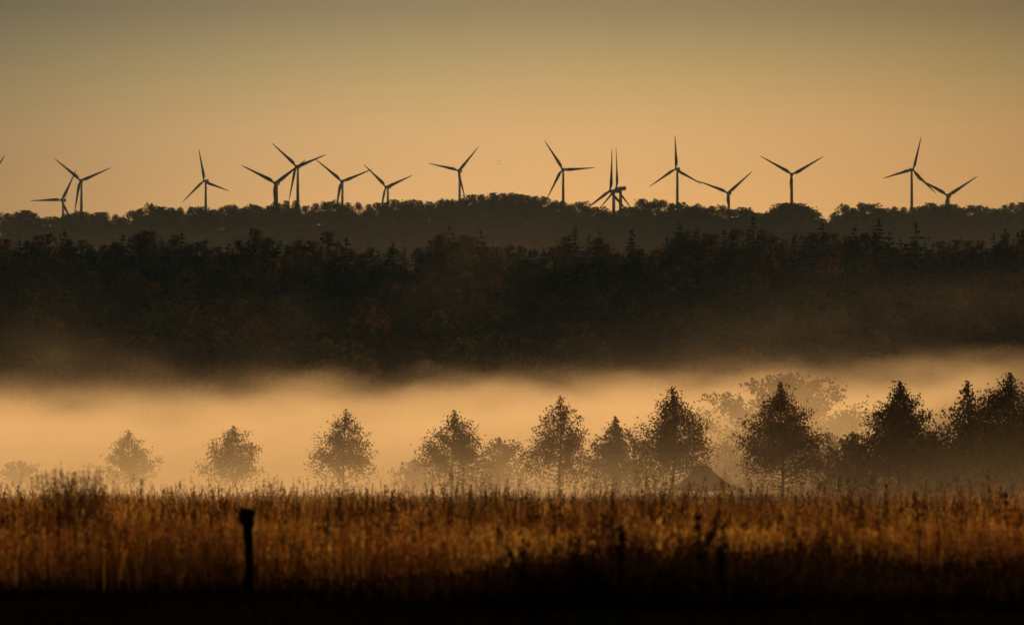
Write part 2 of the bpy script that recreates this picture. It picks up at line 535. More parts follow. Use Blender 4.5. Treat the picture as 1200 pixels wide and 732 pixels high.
# the wooded hillside as a mass
wb = MB()
y = 955.0
while y < 1585:
    half = .105 * y * 1.22 + 25
    x = -half + rnd.uniform(0, 10)
    while x < half:
        yy, xx = y + rnd.uniform(-5, 5), x + rnd.uniform(-3, 3)
        k = pick(.22)
        H = rnd.uniform(10, 17) * (1.1 if k >= len(BROAD) else .95)
        s = H / BASEH[k]
        plant(wb, k, (xx, yy, h1(xx, yy)), rnd.uniform(0, 6.28), s * rnd.uniform(1.0, 1.3), s)
        x += rnd.uniform(8.5, 13)
    y += 11
# trees added on the unseen spur, softening the shade it casts
for i in range(300):
    yy = rnd.uniform(620, 960)
    xx = .118 * yy + rnd.uniform(34, 150)
    k = pick(.25)
    H = rnd.uniform(9, 15)
    s = H / BASEH[k]
    plant(wb, k, (xx, yy, h1(xx, yy)), rnd.uniform(0, 6.28), s * rnd.uniform(1.0, 1.3), s)
tag(link('forest', wb.mesh('forest', ALLM)), 'dark mixed wood covering the whole hillside behind the mist', 'forest', kind='stuff')
# the far ridge as a mass, its slope that shows over the first wood
fb = MB()
y = 2990.0
while y < 3225:
    half = .105 * y * 1.2 + 40
    x = -half
    while x < half:
        yy, xx = y + rnd.uniform(-6, 6), x + rnd.uniform(-3, 3)
        k = len(BROAD) + len(CONI) + rnd.randrange(len(RIDGE))
        H = rnd.uniform(7, 11) + 1.5 * (y > 3140)
        s = H / BASEH[k]
        plant(fb, k, (xx, yy, h1(xx, yy)), rnd.uniform(0, 6.28), s * 1.35, s)
        x += rnd.uniform(9, 15)
    y += 16
tag(link('ridge_forest', fb.mesh('ridge_forest', ALLM)), 'hazy grey wood covering the far ridge below the turbines', 'forest', kind='stuff')

# trees that make the two skylines, one object each
px = -20.0
while px < 1222:
    ty = prof(FRONT_SKY, px) + rnd.uniform(-2, 7)
    k = pick(.3)
    place_tree('conifer_tree' if k >= len(BROAD) else 'broadleaf_tree', px, ty, FRONT_D - rnd.uniform(0, 30), k,
               'dark pointed conifer among the trees along the top of the near wood' if k >= len(BROAD) else 'dark rounded tree along the uneven top of the near wood',
               'conifers along the top of the near wood' if k >= len(BROAD) else 'rounded trees along the top of the near wood')
    px += rnd.uniform(9, 17)
px = -15.0
while px < 1218:
    ty = prof(FAR_SKY, px) + rnd.uniform(-2.5, 4.5)
    k = len(BROAD) + len(CONI) + rnd.randrange(len(RIDGE))
    place_tree('ridge_tree', px, ty, FAR_D + rnd.uniform(-15, 15), k, 'small hazy tree along the far ridge at the feet of the turbines',
               'trees along the far ridge', hmin=7.0, sx=rnd.choice((.6, .8, 1.0, 1.25, 1.5)))
    px += rnd.uniform(7.5, 13)
# single trees that stand out
SPECIAL = [
    # px, top y, depth, kind, label
    (75, 271, 1590, 'c1', 'pointed conifer on the near wood below the two crossed leftmost turbines'),
    (213, 273, 1560, 'c0', 'narrow dark conifer on the near wood left of the fourth turbine'),
    (240, 283, 1540, 'c2', 'thin black conifer spire right below the lone fourth turbine'),
    (295, 296, 1530, 'c1', 'low dark conifer on the near wood below the left end of the blade pair'),
    (322, 292, 1530, 'c3', 'broad dark conifer on the near wood below the paired turbines'),
    (357, 288, 1530, 'c1', 'dark conifer on the near wood just right below the paired turbines'),
    (406, 280, 1530, 'c2', 'slim black conifer standing clear above the low gap of the near wood'),
    (461, 285, 1540, 'c1', 'ragged dark conifer left of the big rounded crowns of the near wood'),
    (527, 267, 1580, 'c3', 'tall peaked dark tree capping the highest left swell of the near wood'),
    (563, 271, 1585, 'c3', 'flat topped dark pine right of the peaked tree on the near wood'),
    (675, 266, 1580, 'c1', 'tall spruce below the turbine with the level right hand blade'),
    (702, 272, 1585, 'c3', 'bushy dark spruce on the near wood below the two overlapping turbines'),
    (741, 270, 1580, 'c2', 'two tiered spruce on the near wood right of the overlapping turbines'),
    (797, 262, 1580, 'c0', 'dark spruce on the near wood below the turbine with one upright blade'),
    (818, 268, 1585, 'c1', 'dark spruce a little right of the turbine with one upright blade'),
    (857, 272, 1570, 'c2', 'small pointed spruce between two taller ones on the right of the near wood'),
    (883, 255, 1590, 'c0', 'tallest black spruce of the near wood, reaching up to the far ridge'),
    (932, 275, 1560, 'c1', 'dark spruce left of the gap in the far ridge'),
    (964, 262, 1585, 'c0', 'black spruce standing below the bright gap in the far ridge'),
    (1001, 268, 1580, 'c2', 'narrow spruce right of the bright gap in the far ridge'),
    (1030, 258, 1590, 'c1', 'tall ragged spruce left below the tall turbine at the right'),
    (1073, 263, 1570, 'c3', 'broad pointed spruce right below the tall turbine at the right'),
    (1141, 292, 1520, 'c2', 'low dark spruce right of the last turbine'),
    (1178, 268, 1585, 'c0', 'dark spruce near the right end of the near wood'),
    (168, 270, 1590, 'b3', 'large rounded dark crown between the third and fourth turbines'),
    (900, 292, 1450, 'b2', 'dull rust coloured crown within the right half of the near wood'),
    (968, 300, 1430, 'b2', 'round rust brown crown below the bright gap in the far ridge'),
    (580, 322, 1380, 'b2', 'rust tinged crown in the middle of the dark hillside'),
    (430, 355, 1220, 'b2', 'low spreading reddish crown in the left centre of the hillside'),
    (405, 398, 1010, 'b1', 'yellowish olive tree just above the mist left of centre'),
    (580, 390, 1010, 'b3', 'dark rounded tree rising out of the mist right of centre'),
    (680, 381, 1015, 'b0', 'dark twisted tree rising out of the mist above the tallest middle sapling'),
    (300, 268, 1640, 'b2', 'brownish hazy crown behind the conifers below the paired turbines'),
    (385, 272, 1650, 'b1', 'pale brown hazy crown behind the slim conifer'),
]
for px, ty, D, k, lab in SPECIAL:
    kk = int(k[1]) + (len(BROAD) if k[0] == 'c' else 0)
    place_tree('conifer_tree' if k[0] == 'c' else 'broadleaf_tree', px, ty, D, kk, lab, 'trees that stand out of the near wood')

# ------------------------------------------------------------------ wind turbines
def tower_mesh(H):
    mb = MB()
    tube(mb, [(0, 0, -6), (0, 0, 0), (0, 0, H * .5), (0, 0, H - 1.6)], [2.35, 2.3, 1.9, 1.35], 20)
    tube(mb, [(0, 0, -.2), (0, 0, .35)], [2.75, 2.75], 20)
    box(mb, (0, -2.32, 1.6), (.9, .12, 2.1))
    return mb.mesh('tower', [M['white_paint']], smooth=True)
def nacelle_mesh():
    mb = MB()
    rings = [(-2.6, 1.25, 1.35, 0), (-1.9, 1.65, 1.75, .05), (1.5, 1.75, 1.9, .15), (4.6, 1.6, 1.75, .25), (5.6, 1.2, 1.3, .35)]
    verts, faces = [], []
    N = 16
    for y, hw, hh, dz in rings:
        for k in range(N):
            q = 2 * math.pi * (k + .5) / N
            cx, sx = math.cos(q), math.sin(q)
            verts.append((math.copysign(abs(cx) ** .45, cx) * hw, y, math.copysign(abs(sx) ** .45, sx) * hh + dz))
    for i in range(len(rings) - 1):
        for k in range(N):
            faces.append((i * N + k, i * N + (k + 1) % N, (i + 1) * N + (k + 1) % N, (i + 1) * N + k))
    mb.add(verts, faces)
    mb.add(verts[:N], [tuple(range(N))]); mb.add(verts[-N:], [tuple(reversed(range(N)))])
    box(mb, (0, 3.9, 2.2), (1.6, 1.3, .7))
    tube(mb, [(.5, 5.0, 1.9), (.5, 5.0, 3.6)], [.07, .05], 5)
    return mb.mesh('nacelle', [M['white_paint']])
def hub_mesh():
    mb = MB()
    prof_ = [(-2.1, .1), (-1.8, .75), (-1.2, 1.25), (-.3, 1.5), (.9, 1.5), (1.25, 1.35)]
    tube(mb, [(0, y, 0) for y, r in prof_], [r for y, r in prof_], 16)
    return mb.mesh('hub', [M['blade_paint']], smooth=True)
def blade_mesh(L=40.0):
    mb = MB()
    st = [(.9, .95, .95, 0), (2.4, .95, .9, 0), (4.5, 1.6, .75, 16), (8.0, 1.95, .52, 12), (14, 1.55, .36, 8), (22, 1.12, .25, 4), (30, .78, .16, 1), (36, .5, .10, -1), (39.2, .25, .06, -2), (40, .06, .02, -2)]
    N = 12
    verts, faces = [], []
    for r, c, t, tw in st:
        a = R(tw)
        for k in range(N):
            q = 2 * math.pi * k / N
            x = math.cos(q) * c + (.0 if r < 3 else c * .35)
            y = math.sin(q) * t * (1.0 if r < 3 else (.55 + .45 * -math.cos(q)))
            verts.append((x * math.cos(a) - y * math.sin(a), x * math.sin(a) + y * math.cos(a) - .0009 * r * r, r))
    for i in range(len(st) - 1):
        for k in range(N):
            faces.append((i * N + k, i * N + (k + 1) % N, (i + 1) * N + (k + 1) % N, (i + 1) * N + k))
    mb.add(verts, faces)
    mb.add(verts[:N], [tuple(reversed(range(N)))]); mb.add(verts[-N:], [tuple(range(N))])
    return mb.mesh('blade', [M['blade_paint']], smooth=True)
NAC, HUB, BLADE = nacelle_mesh(), hub_mesh(), blade_mesh()
# hub px, hub py, rotor radius px, foreshortening, first blade (degrees clockwise from straight up), nacelle side, label
TURB = [
    (-22, 222, 50, .95, 38, 1, 'wind turbine cut by the left edge, only one raised blade tip in view'),
    (72, 234.5, 40.5, .92, 30, 1, 'low wind turbine at far left with one blade lying level to the left'),
    (94, 211.5, 41, .97, 69.5, 1, 'tall wind turbine at far left with two raised thin blades over a lower turbine'),
    (239, 212, 38.5, .88, 110, 1, 'lone wind turbine between the leftmost pair and the next pair, one blade almost upright'),
    (322, 214.5, 48, .93, 57, 1, 'thick towered wind turbine with a Y of blades, left one of the crossing pair'),
    (347, 195, 42, .92, 72, 1, 'tallest wind turbine of the crossing pair, its lower blade leaning left of the tower'),
    (400, 212.5, 41, .97, 70, 1, 'slim wind turbine just right of the crossing pair'),
    (452, 219, 41, .85, 72, 1, 'low wind turbine right of the slim one, tower and lower blade splayed'),
    (537, 200, 38.5, .92, 44, 1, 'wind turbine left of centre with one blade up right, standing apart over the wood'),
    (659, 198.5, 40, .97, 88, 1, 'wind turbine right of centre with one blade level to the right'),
    (715, 224, 50, .62, 6, 1, 'wind turbine seen nearly edge on, left one of two overlapping half behind trees'),
    (722.5, 221, 49, .45, 2, 1, 'wind turbine seen nearly edge on, right one of two overlapping half behind trees'),
    (792, 198, 39.5, .90, 119, 1, 'wind turbine with one blade straight up and two sloping down'),
    (852.5, 226, 40.5, .92, 52, 1, 'low wind turbine touching the right lower blade of its tall neighbour'),
    (928, 204.5, 43, 1.0, 60, -1, 'wind turbine with a wide V of thin blades above the gap in the far ridge'),
    (1070, 199, 40, .96, 14, -1, 'tall wind turbine at right with one blade up and one level to the left'),
    (1110, 229, 44, .92, 60, 1, 'low rightmost wind turbine with its hub just over the trees'),
]
for i, (hx, hy, rp, c, ph, side, lab) in enumerate(TURB):
    D = 40.0 * FPX / rp
    yaw = side * -math.acos(c)
    p = at(hx, hy, D)
    # the hub sits 3.6 m in front of the tower axis
    fx, fy = math.sin(yaw), -math.cos(yaw)      # rotor's facing direction
    fx, fy = -math.sin(-yaw), -math.cos(yaw)
    base = Vector((p.x - fx * 4.4, p.y - fy * 4.4, 0))
    base.z = h1(base.x, base.y)
    H = p.z - base.z
    root = empty('wind_turbine', base, yaw)
    tag(root, lab, 'wind turbine', 'wind turbines behind the far ridge')
    link('tower', tower_mesh(H), root)
    n = link('nacelle', NAC, root); n.location = (0, 0, H)
    h = link('hub', HUB, root); h.location = (0, -4.4, H)
    for b in range(3):
        bl = link('blade', BLADE, root)
        bl.location = (0, -4.4, H)
        bl.rotation_euler = (0, R(ph + 120 * b), 0)

# ------------------------------------------------------------------ birds
def bird_mesh():
    mb = MB()
    tube(mb, [(0, -.2, 0), (0, -.12, .02), (0, .05, .02), (0, .2, .0), (0, .3, 0)], [.01, .05, .07, .035, .01], 8)
    for s in (-1, 1):
        v = [(0, -.08, .05), (s * .22, -.1, .14), (s * .48, .05, .05), (s * .22, .08, .12), (0, .1, .05)]
        v2 = [(a, b, c - .012) for a, b, c in v]
        mb.add(v + v2, [(0, 1, 3, 4), (5, 9, 8, 6), (0, 5, 6, 1), (4, 3, 8, 9)]); mb.add(v + v2, [(1, 2, 3), (6, 8, 7), (1, 6, 7), (1, 7, 2), (2, 7, 8), (2, 8, 3)])
    return mb.mesh('bird', [M['feather']])
BIRD = bird_mesh()
for (px, py, rz, lab) in ((585, 189, .3, 'upper of two tiny distant birds in the sky'), (585.4, 192.6, .1, 'lower of two tiny distant birds in the sky')):
    o = link('bird', BIRD); o.location = at(px, py, 950); o.rotation_euler = (0, 0, rz)
    tag(o, lab, 'bird', 'birds in the sky')

# ------------------------------------------------------------------ the row of young trees and the bushes behind them
def row_tree(name, px, top_y, D, hw_px, leaf, seed, label, cat, group, n=2600, dense=1.0, low=.13, shape=0.28, size=(.11, .20), squat=1.0, offx=0.0, twig=True, inner=.25, dome=.22):
    rng = np.random.default_rng(seed)
    p = at(px, top_y, D)
    z0 = h1(p.x, D)
    H = p.z - z0
    Rm = hw_px * 1.12 * K * D
    root = empty(name, (p.x, D, z0), 0)
    tag(root, label, cat, group)
    tb, lb = MB(), MB()
    lean = rng.normal(0, .02, 2) * H
    axis = lambda u: np.array([lean[0] * math.sin(u * 2.2) + .04 * H * .3 * math.sin(u * 5 + seed), lean[1] * u, H * u])
    us = np.linspace(0, .97, 9)
    tube(tb, [(0, 0, -.3)] + [tuple(axis(u)) for u in us], [.019 * H] + [max(.012, .015 * H * (1 - u) ** .8) for u in us], 7)
    def rad(u):
        t = (u - low) / (1.0 - low)
        if t < 0: return 0
        a = (t / shape) ** .5 if t < shape else ((1 - t) / (1 - shape)) ** .74
        return Rm * max(a, .05)
    P = []
    nb = int(46 * dense)
    wts = np.array([max(.09, rad((i + .5) / nb * .9 + .05) / Rm) ** 2.5 for i in range(nb)]); wts = wts / wts.mean()
    k0 = n * .98 / nb
    for i in range(nb):
        k = max(4, int(k0 * wts[i]))
        u0 = low * .8 + (.97 - low * .8) * ((i + rng.uniform(0, 1)) / nb) ** 1.05
        q = i * 2.39996 + rng.normal(0, .35)
        up = (.12 + .95 * u0) * rng.uniform(.6, 1.3)
        L = rad(min(u0 + .1, .985)) * rng.uniform(.72, 1.16)
        b0 = axis(u0)
        d = np.array([math.cos(q), math.sin(q), up * .85])
        e = b0 + d * L
        e[2] = min(e[2], H * (.985 if u0 < .9 else 1.0))
        mid = b0 + (e - b0) * .5 + np.array([0, 0, -.05 * L])
        tube(tb, [tuple(b0), tuple(mid), tuple(e)], [.006 * H * (1.1 - u0) + .006, .009, .004], 4, cap=False)
        s = rng.uniform(0.0, 1.0, k) ** .75
        s = inner + (1.06 - inner) * s
        pts = b0 + (e - b0) * s[:, None] + np.array([0, 0, -.05 * L]) * (np.sin(np.pi * s))[:, None]
        sc = .06 * H * (.4 + .5 * s)[:, None] * (.5 + .5 * L / Rm)
        # leaves sit in small bunches on side twigs
        nt_ = max(3, k // 7)
        off = rng.normal(0, 1, (nt_, 3)) * np.array([1, 1, .8])
        ids = rng.integers(0, nt_, k)
        tw = rng.uniform(inner, 1.05, nt_)
        tp = b0 + (e - b0) * tw[:, None] + off * .055 * H * (.35 + .6 * L / Rm)
        if twig:
            for j in range(0, nt_, 2):
                bb = b0 + (e - b0) * max(0, tw[j] - .12)
                tube(tb, [tuple(bb), tuple(tp[j])], [.006, .003], 3, cap=False)
        pts = np.where(rng.random((k, 1)) < .72, tp[ids] + rng.normal(0, .024 * H, (k, 3)), pts + rng.normal(0, 1, (k, 3)) * sc * .6)
        P.append(pts)
    kt = int(n * .012)
    uu = rng.uniform(.80, 1.0, kt)
    P.append(np.array([axis(u) for u in uu]) + rng.normal(0, .03 * H, (kt, 3)) * np.array([1, 1, .5]) * (1.05 - uu)[:, None] * 4)
    P = np.concatenate(P)
    rr = np.hypot(P[:, 0], P[:, 1]) / Rm
    P = P[P[:, 2] < H * (1.0 - dome * rr ** 2 * rng.uniform(.7, 1.5, len(P)))]
    P = P[P[:, 2] > .07 * H]
    v, f = leaf_quads(P, rng.uniform(size[0], size[1], len(P)), rng, .1, 1.25)
    lb.add(v, f)
    link('trunk', tb.mesh('trunk', [M['bark']], smooth=True), root)
    link('crown', lb.mesh('crown', [M[leaf]]), root)
    return root
ROW = [
    (25, 539, 540, 31, 'leaf_brown', 2000, 'faintest sapling of the row, half lost in mist at the left edge'),
    (153, 503, 505, 32, 'leaf_brown', 2300, 'pale twiggy sapling in mist, second from the left of the row'),
    (272, 498, 476, 37, 'leaf_brown', 2500, 'pale misty sapling standing behind the dark post'),
    (402, 479, 448, 38, 'leaf_brown', 2600, 'open airy sapling alone in bright mist, left of centre'),
    (530, 480, 425, 38, 'leaf_brown', 3000, 'dark bushy sapling with grey bushes close behind on both sides'),
    (656, 463, 402, 40, 'leaf_rust', 2500, 'sparse leafed sapling near the middle with a clear thin trunk'),
    (787, 453, 382, 45, 'leaf_rust', 3400, 'dark reddish sapling standing just left of the tent'),
    (915, 448, 362, 50, 'leaf_rust', 3800, 'dark reddish sapling in front of the great pale tree'),
    (1048, 446, 346, 46, 'leaf_rust', 4400, 'dense near black sapling between two dark bushes at right'),
    (1180, 436, 332, 54, 'leaf_rust', 3800, 'tall dark red sapling at the right edge'),
]
for i, (px, ty, D, hw, leaf, n, lab) in enumerate(ROW):
    row_tree('young_tree', px, ty, D, hw, leaf, 100 + i, lab, 'tree', 'row of young trees', n=int(n * (2.6 if i < 6 else 3.4)), dense=1.25 + .3 * (i > 5))
BUSH = [
    ('bush', 487, 538, 520, 36, 'leaf_olive', 'small pale bush left behind the dark bushy sapling', 1500, .3),
    ('bush', 585, 512, 505, 52, 'leaf_olive', 'grey rounded bush right behind the dark bushy sapling', 2600, .32),
    ('bush', 722, 488, 455, 44, 'leaf_olive', 'tall misty bush between the sparse sapling and the dark reddish one', 3000, .3),
    ('large_tree', 928, 437, 660, 100, 'leaf_olive', 'great pale spreading tree far back in the mist at right', 8500, .42),
    ('bush', 852, 516, 560, 46, 'leaf_olive', 'pale grey bush in the mist behind the tent', 2600, .4),
    ('bush', 968, 506, 540, 44, 'leaf_olive', 'pale grey bush in the mist below the great pale tree', 2600, .4),
    ('bush', 1000, 506, 395, 48, 'leaf_olive', 'dark bush left of the dense near black sapling', 2400, .35),
    ('bush', 1095, 510, 392, 50, 'leaf_olive', 'dark low bush right of the dense near black sapling', 2600, .35),
    ('bush', 1132, 446, 415, 44, 'leaf_olive', 'tall olive tree half behind the tall dark red sapling', 3200, .3),
    ('bush', 1215, 500, 420, 46, 'leaf_olive', 'dark bush cut by the right edge behind the last sapling', 2000, .35),
]
for i, (nm, px, ty, D, hw, leaf, lab, n, shp) in enumerate(BUSH):
    row_tree(nm, px, ty, D, hw, leaf, 300 + i, lab, 'tree' if nm == 'large_tree' or ty < 470 else 'bush', 'bushes and trees behind the row', n=int(n * 1.8), low=.06, shape=shp,
             size=(.16, .30) if nm != 'large_tree' else (.3, .55), twig=False, inner=.1, dome=.45 if nm != 'large_tree' else .2, dense=1.5 if nm != 'large_tree' else 1.5)

# ------------------------------------------------------------------ tent
def tent():
    D = 408.0
    pc = at(822, 545, D)
    H = pc.z
    root = empty('tent', (pc.x, D, 0), 0)
    tag(root, 'grey peaked tent with sagging roof beside the dark reddish sapling', 'tent')
    sx0, sx1, sy, eh = -36 * K * D, 46 * K * D, 2.6, CAM_Z - 1 * K * D
    rx = 7.5 * K * D
    mb, hb = MB(), MB()
    N, T = 12, 8
    # roof: from a short ridge a concave skirt runs down to the eaves
    def ring(t):
        # t 0 at the ridge, 1 at the eaves
        w = t ** 1.0
        z = H - (H - eh) * (1 - (1 - t) ** 1.75)
        pts = []
        for a, b in ((-1, -1), (0, -1), (1, -1), (1, 0), (1, 1), (0, 1), (-1, 1), (-1, 0)):
            ex = (sx0 if a < 0 else sx1 if a > 0 else (sx0 + sx1) / 2)
            px_ = (a * rx if a else 0)
            sag = .06 * t * (1 if (a == 0 or b == 0) else 0)
            pts.append((px_ + (ex - px_) * w, b * (.05 + (sy - .05) * w), z - sag))
        return pts
    rings = [ring(t) for t in np.linspace(0, 1, T)]
    verts = [p for r_ in rings for p in r_]
    faces = [(i * 8 + k, i * 8 + (k + 1) % 8, (i + 1) * 8 + (k + 1) % 8, (i + 1) * 8 + k) for i in range(T - 1) for k in range(8)]
    mb.add(verts, faces); mb.add(rings[0], [tuple(range(8))])
    link('roof', mb.mesh('roof', [M['canvas']], smooth=False), root)
    e = rings[-1]
    vb = [(x, y, z) for x, y, z in e] + [(x, y, z - .24) for x, y, z in e]
    hb.add(vb, [(k, (k + 1) % 8, 8 + (k + 1) % 8, 8 + k) for k in range(8)])
    link('valance', hb.mesh('valance', [M['canvas']]), root)
    sb = MB()
    tube(sb, [(x, y - .02, z + .015) for x, y, z in (e[0], e[1], e[2])], [.03] * 3, 5)
    rb = MB()
    tube(rb, [(-rx, -.05, H + .02), (rx, -.05, H + .03)], [.03, .03], 5)
    link('ridge_seam', rb.mesh('ridge_seam', [M['canvas_seam']]), root)
    link('hem', sb.mesh('hem', [M['canvas_seam']]), root)
    for a in (0, 2, 4, 6):
        q = MB()
        x, y, z = e[a]
        tube(q, [(x * .99, y * .98, 0), (x * .99, y * .98, z - .03)], [.035, .035], 8)
        link('pole', q.mesh('pole', [M['pole']], smooth=True), root)
    for s in (-1, 1):
        q = MB()
        tube(q, [(s * rx * .8, 0, 0), (s * rx * .8, 0, H - .08)], [.045, .04], 8)
        link('pole', q.mesh('pole', [M['pole']], smooth=True), root)
    q = MB()
    tube(q, [(sx1, -sy, eh), (sx1 + 1.4, -sy - .7, 0)], [.012, .012], 4)
    tube(q, [(sx0, -sy, eh), (sx0 - 1.4, -sy - .7, 0)], [.012, .012], 4)
    link('guy_rope', q.mesh('guy_rope', [M['canvas_seam']]), root)
tent()

# ------------------------------------------------------------------ tall grass
STRAW = np.array([(.42, .275, .08), (.33, .185, .055), (.26, .12, .036), (.20, .075, .025), (.10, .045, .018), (.045, .028, .016), (.50, .36, .13)])
def vnoise(x, y, s, seed):
    r = np.random.default_rng(seed)
    G = r.random((64, 64))
    u, v = x / s, y / s
    iu, iv = np.floor(u).astype(int), np.floor(v).astype(int)
    fu, fv = smooth(u - iu), smooth(v - iv)
    g = lambda a, b: G[a % 64, b % 64]
    return (g(iu, iv) * (1 - fu) + g(iu + 1, iv) * fu) * (1 - fv) + (g(iu, iv + 1) * (1 - fu) + g(iu + 1, iv + 1) * fu) * fv
def grass(mb, x, y, h, rng, col, leaves=2, plume=5, width=.010, lean=.16, plume_len=.24, plume_w=.03):
    n = len(x)
    z = height(x, y)
    q = rng.uniform(0, 2 * np.pi, n)
    ln = rng.normal(0, lean, n) * h + .03 * h
    dx, dy = np.cos(q) * ln, np.sin(q) * ln * .6
    f = rng.uniform(-1.1, 1.1, n)                      # strip facing, mostly across the view
    wx, wy = np.cos(f) * width * .5, np.sin(f) * width * .5
    ts = [0, .4, .75, 1.0]
    ws = [1.0, .9, .6, .25]
    V = np.empty((n, 8, 3))
    for i, (t, w) in enumerate(zip(ts, ws)):
        cx, cy_, cz = x + dx * t ** 1.8, y + dy * t ** 1.8, z + h * t * (1 - .06 * t)
        V[:, 2 * i] = np.stack([cx - wx * w, cy_ - wy * w, cz], -1)
        V[:, 2 * i + 1] = np.stack([cx + wx * w, cy_ + wy * w, cz], -1)
    b = np.arange(n).reshape(-1, 1) * 8
    F = np.concatenate([b + np.array([[2 * i, 2 * i + 1, 2 * i + 3, 2 * i + 2]]) for i in range(3)])
    mb.add(V.reshape(-1, 3), F, 0, np.repeat(col, 8, 0))
    for l in range(leaves):
        t0 = rng.uniform(.02, .6, n)
        L = h * rng.uniform(.28, .6, n)
        a = rng.uniform(0, 2 * np.pi, n)
        bx, by, bz = x + dx * t0 ** 1.8, y + dy * t0 ** 1.8, z + h * t0
        up = rng.uniform(.5, 1.0, n)
        mx_, my_, mz_ = bx + np.cos(a) * L * .35, by + np.sin(a) * L * .35, bz + L * up * .8
        ex, ey, ez = bx + np.cos(a) * L * .75, by + np.sin(a) * L * .75, bz + L * up * rng.uniform(.3, 1.0, n)
        lw = width * rng.uniform(.6, 1.1, n)
        ox, oy = -np.sin(a) * lw * .5, np.cos(a) * lw * .5
        V = np.empty((n, 5, 3))
        V[:, 0] = np.stack([bx - ox, by - oy, bz], -1); V[:, 1] = np.stack([bx + ox, by + oy, bz], -1)
        V[:, 2] = np.stack([mx_ + ox, my_ + oy, mz_], -1); V[:, 3] = np.stack([mx_ - ox, my_ - oy, mz_], -1)
        V[:, 4] = np.stack([ex, ey, ez], -1)
        b = np.arange(n).reshape(-1, 1) * 5
        c2 = np.repeat(col * rng.uniform(.75, 1.15, (n, 1)), 5, 0)
        base = mb.n
        mb.add(V.reshape(-1, 3), b + np.array([[0, 1, 2, 3]]), 0, c2)
        mb.f.append(b + np.array([[3, 2, 4]]) + base); mb.m.append(np.zeros(n, np.int32))
    if plume:
        tx, ty_, tz = x + dx, y + dy, z + h * .94
        P, ids = [], []
        for k in range(plume):
            t = (k + rng.uniform(0, 1, n)) / plume
            pl = plume_len * (.6 + .5 * rng.random(n))
            r_ = plume_w * (1.1 - t) * 1.3
            P.append(np.stack([tx + rng.normal(0, 1, n) * r_ + dx * .12 * t, ty_ + rng.normal(0, 1, n) * r_, tz - pl * .25 + pl * t], -1))
            ids.append(np.arange(n))
        P, ids = np.concatenate(P), np.concatenate(ids)
        ax = np.tile([0, 0, 1.0], (len(P), 1))
        v, f_ = leaf_quads(P, rng.uniform(.6, 1.3, len(P)) * plume_w * 1.9, rng, 0, 1.7, ax)
        mb.add(v, f_, 0, np.repeat(col[ids] * rng.uniform(.8, 1.2, (len(P), 1)), 4, 0))
def field(mb, y0, y1, per_m2, rng, front_ragged=0, **kw):
    n = int((y1 - y0) * (.105 * (y0 + y1) * 1.25 + 18) * per_m2)
    y = rng.uniform(y0, y1, n)
    half = .105 * y * 1.25 + 9
    x = rng.uniform(-1, 1, n) * half
    dens = vnoise(x + 300, y * .6 + 40, 1.7, 3) * .6 + vnoise(x + 300, y * .5, 5.5, 4) * .4
    keep = rng.random(n) < .35 + 1.1 * smooth((dens - .22) / .5)
    if front_ragged:
        keep &= y > y0 + front_ragged * vnoise(x + 100, x * 0, 1.3, 9)
    x, y, dens = x[keep], y[keep], dens[keep]
    n = len(x)
    hn = vnoise(x + 200, y + 10, 2.2, 6)
    hn = np.clip(hn + .9 * (vnoise(x + 500, y * .7, 4.5, 71) - .5), 0, 1.2)
    h = (.66 + .50 * hn) * rng.uniform(.68, 1.08, n)
    tall = rng.random(n) < .06 + .12 * smooth((hn - .5) / .3)
    h = np.where(tall, h * rng.uniform(1.1, 1.65, n), h)
    cn = np.clip(vnoise(x + 50, y * .7, 1.1, 12) * .65 + vnoise(x + 80, y * .5, 4.0, 13) * .35 + rng.normal(0, .12, n), 0, .999)
    ci = np.searchsorted([.17, .34, .48, .59, .70, .84], cn)
    order = np.array([6, 0, 1, 2, 3, 4, 5])
    patch = .48 + .72 * smooth((vnoise(x + 700, y * .55, .9, 81) * .55 + vnoise(x + 700, y * .35, 3.2, 82) * .45 - .2) / .55)
    col = STRAW[order[ci]] * rng.uniform(.7, 1.15, (n, 1)) * patch[:, None]
    col = np.where(tall[:, None], col * .85, col)
    grass(mb, x, y, h, rng, col, **kw)
gm = MB()
rg = np.random.default_rng(21)
field(gm, 77, 112, 32, rg, front_ragged=4, leaves=3, plume=8, width=.0095, plume_w=.017)
field(gm, 112, 175, 11, rg, leaves=2, plume=8, width=.012, plume_w=.02)
field(gm, 175, 320, 4.5, rg, leaves=1, plume=6, width=.018, plume_w=.032, plume_len=.3)
tag(link('tall_grass', gm.mesh('tall_grass', [M['grass']], colour=True)), 'tall straw coloured grass filling the meadow', 'grass', kind='stuff')
# dark dry stalks standing out of the field: the tall tuft at the left, smaller tufts, and single stalks
dm = MB()
for px, D, nst, rx_, hh in ((88, 100, 130, .55, 1.98), (62, 104, 60, .4, 1.85), (108, 103, 50, .4, 1.85), (312, 120, 40, .5, 1.75), (540, 104, 60, .7, 1.85), (575, 110, 35, .5, 1.8), (605, 100, 30, .5, 1.7), (770, 102, 45, .6, 1.85),
                            (700, 108, 30, .5, 1.75), (880, 104, 35, .7, 1.8), (950, 100, 40, .6, 1.8), (1005, 108, 35, .6, 1.75), (1100, 98, 45, .8, 1.8), (1150, 104, 30, .5, 1.85), (430, 116, 30, .6, 1.7), (225, 112, 30, .6, 1.7)):
    c = at(px, 575, D)
    x = c.x + rg.normal(0, rx_ * .5, nst); y = D + rg.normal(0, rx_ * .5, nst)
    h = hh * rg.uniform(.72, 1.06, nst)
    col = np.array([(.055, .030, .013)]) * rg.uniform(.5, 1.4, (nst, 1))
    grass(dm, x, y, h, rg, col, leaves=2, plume=9, width=.011, lean=.17, plume_len=.36, plume_w=.015)
n = 4600
